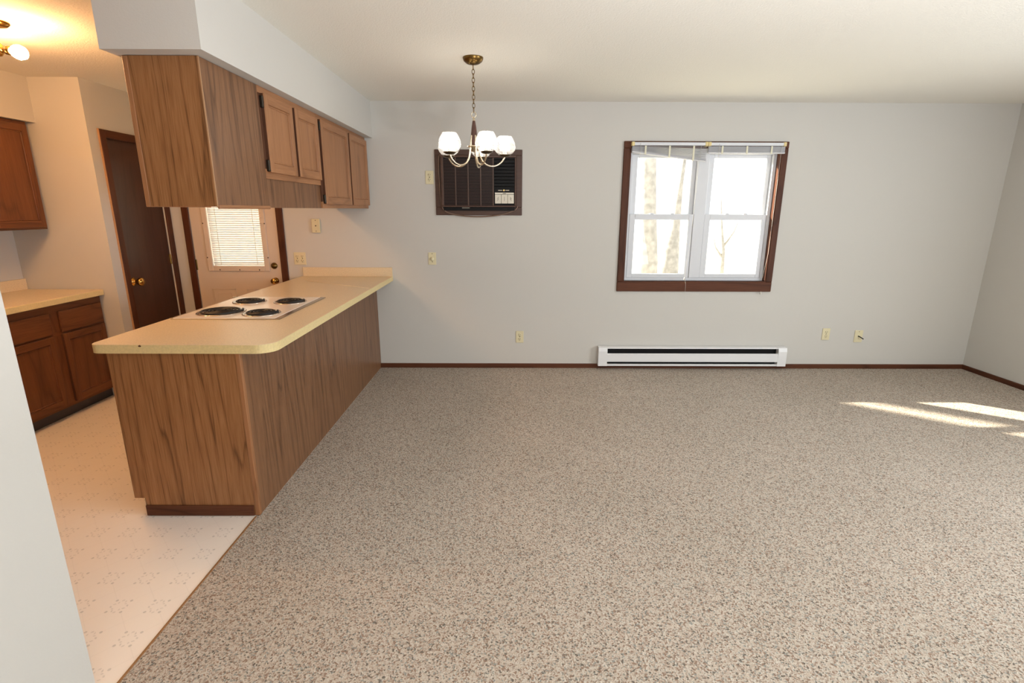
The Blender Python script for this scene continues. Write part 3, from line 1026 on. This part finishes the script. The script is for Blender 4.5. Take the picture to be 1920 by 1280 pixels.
# ---------------------------------------------------------------- chandelier
CHX, CHY = -.241, -1.374
c = thing('chandelier', 'five-arm brass chandelier with wooden stem and frosted glass shades hanging on a chain', 'chandelier', (CHX, CHY, H))
MB().lathe([(.066, 0), (.066, -.006), (.060, -.022), (.040, -.036), (.012, -.042), (.0, -.043)], (CHX, CHY, H), n=32).build('canopy', 'old_brass', c)
MB().lathe([(.005, 0), (.005, -.008), (0, -.010)], (CHX-.025, CHY-.028, H-.036), n=8).build('canopy_screw', 'old_brass', c)
zt, zb_ = H-.045, 2.175
nl = 11
pitch_ = (zt-zb_)/nl
for i in range(nl):
    zc = zt-(i+.5)*pitch_
    pts = []
    for q in range(15):
        a_ = q*2*math.pi/14
        hx, hz = .0085*math.cos(a_), (pitch_*.5+.004)*math.sin(a_)
        pts.append((CHX+(hx if i % 2 else hx*.25), CHY+(hx*.25 if i % 2 else hx), zc+hz))
    MB().tube(pts, .0019, 6, cap=False).build('chain_link', 'old_brass', c)
pts = [(CHX+.015*math.cos(q*math.pi/9), CHY, 2.157+.017*math.sin(q*math.pi/9)) for q in range(19)]
MB().tube(pts, .0028, 8, cap=False).build('top_ring', 'chand', c)
MB().lathe([(0, 2.142), (.006, 2.141), (.008, 2.128), (.009, 2.12)], (CHX, CHY, 0), n=16).build('stem_cap', 'chand', c)
MB().lathe([(.009, 2.12), (.015, 2.085), (.020, 2.045), (.022, 2.02), (.020, 1.99), (.017, 1.968), (0, 1.968)], (CHX, CHY, 0), n=10, smooth=False).build('wood_stem', 'stem', c)
MB().lathe([(0, 1.969), (.030, 1.968), (.046, 1.965), (.047, 1.958), (.030, 1.954), (.022, 1.93), (0, 1.925)], (CHX, CHY, 0), n=24).build('hub_plate', 'chand', c)
RA = .205
for i in range(5):
    th = R(-90+26+72*i)
    ux, uy = math.cos(th), math.sin(th)

    def P(r_, z_):
        return (CHX+ux*r_, CHY+uy*r_, z_)
    ctrl = [P(.022, 2.03), P(.026, 1.985), P(.030, 1.945), P(.042, 1.885), P(.072, 1.850), P(.110, 1.836), P(.150, 1.841), P(.182, 1.862), P(.200, 1.886), P(RA, 1.901)]
    sm = [Vector(q) for q in ctrl]
    for _ in range(2):
        nx = [sm[0]]
        for q, r_ in zip(sm, sm[1:]):
            nx += [q.lerp(r_, .25), q.lerp(r_, .75)]
        nx.append(sm[-1])
        sm = nx
    arm = MB().tube(sm, .0052, 8).build('arm', 'chand', c)
    zs = 1.912
    MB().lathe([(.010, zs-.016), (.026, zs-.013), (.040, zs-.004), (.041, zs), (.030, zs), (.012, zs), (0, zs)], P(RA, 0), n=24).build('shade_cup', 'bronze', arm)
    MB().lathe([(.014, zs), (.014, zs+.026), (.011, zs+.030), (0, zs+.030)], P(RA, 0), n=14).build('socket', 'cream', arm)
    MB().lathe([(.030, zs+.001), (.050, zs+.008), (.068, zs+.028), (.073, zs+.046), (.068, zs+.074), (.057, zs+.098), (.046, zs+.116), (.044, zs+.116), (.055, zs+.097), (.066, zs+.073)], P(RA, 0), n=12, smooth=False).build('shade', 'shade', c)
    MB().lathe([(0, zs+.030), (.010, zs+.032), (.013, zs+.04), (.024, zs+.058), (.028, zs+.072), (.024, zs+.086), (.012, zs+.095), (0, zs+.097)], P(RA, 0), n=16).build('bulb', 'bulb', arm)

# ---------------------------------------------------------------- kitchen ceiling light
kx, ky = -2.700, -2.0
c = thing('ceiling_light', 'brass kitchen ceiling light with glowing bare globe bulbs', 'ceiling light', (kx, ky, H))
MB().lathe([(.068, 0), (.068, -.008), (.055, -.020), (.018, -.030), (0, -.030)], (kx, ky, H), n=32).build('canopy', 'brass', c)
MB().lathe([(.010, -.028), (.010, -.10), (.024, -.115), (.024, -.145), (.010, -.165), (0, -.168)], (kx, ky, H), n=16).build('stem', 'brass', c)
for bx, by, bz in ((-2.578, -2.02, 2.345), (-2.87, -2.10, 2.26), (-2.86, -1.90, 2.43)):
    cv = Vector((kx, ky, H-.13))
    bv = Vector((bx, by, bz))
    dr = (bv-cv).normalized()
    am = MB().tube([cv, cv.lerp(bv, .35), bv-dr*.065], .007, 8).build('arm', 'brass', c)
    MB().lathe([(.010, 0), (.022, .006), (.022, .034), (.018, .036), (0, .036)], bv-dr*.080, dr, 18).build('socket', 'old_brass', am)
    MB().lathe([(0, -.050), (.012, -.047), (.016, -.038), (.030, -.022), (.036, 0), (.031, .021), (.018, .033), (0, .037)], bv, dr, 20).build('bulb', 'bulb_warm', am)

# ---------------------------------------------------------------- outside the window
struct('ground', B(-30, 40, .2, 45, -.75, -.70), 'yard', 'pale lawn outside the window', 'ground')


def trunk(label, pts, radii, branches=()):
    o_ = thing('tree', label, 'tree', (pts[0][0], pts[0][1], -.70))
    MB().tube(pts, 0, 12, radii=radii).build('trunk', 'bark', o_)
    for bp_, br in branches:
        MB().tube(bp_, 0, 8, radii=br).build('branch', 'bark', o_)


trunk('pale straight tree trunk seen through the lower pane of the slumped-blind window side', [(2.91, 6, -.72), (2.90, 6, .5), (2.84, 6, 1.6), (2.80, 6, 2.6), (2.74, 6, 4.5), (2.70, 6.1, 7)], [.26, .23, .18, .15, .12, .05],
      [([(2.81, 6, 2.2), (2.60, 6.05, 2.9), (2.3, 6.2, 4.2)], [.07, .05, .02])])
trunk('pale leaning tree trunk beside the straight one outside the window', [(3.72, 7.4, -.72), (3.79, 7.4, .3), (3.87, 7.4, 1.15), (3.93, 7.4, 2.15), (4.15, 7.5, 4.8)], [.34, .24, .12, .055, .02])
trunk('faint bare sapling seen through the pane nearer the room corner', [(5.75, 9, -.72), (5.72, 9, .5), (5.62, 9, 1.1), (5.5, 9, 2.0)], [.07, .05, .03, .01],
      [([(5.70, 9, .6), (5.95, 9, 1.0), (6.05, 9, 1.3)], [.035, .02, .01]), ([(5.73, 9, .3), (5.5, 9, .6), (5.42, 9, .9)], [.035, .02, .01])])

# a bare tree on the sun's side of the house: its limb dapples the sunlight on the carpet
trunk('bare tree outside on the entry door side of the house', [(-8.6, 7.6, -.72), (-8.55, 7.55, 2), (-8.45, 7.4, 5), (-8.4, 7.3, 8), (-8.35, 7.2, 11)], [.22, .19, .15, .10, .03],
      [([(-8.45, 7.4, 5.2), (-8.1, 6.75, 6.6), (-7.62, 6.40, 7.0), (-7.28, 6.17, 7.0), (-7.0, 5.95, 7.25)], [.10, .08, .062, .05, .015])])
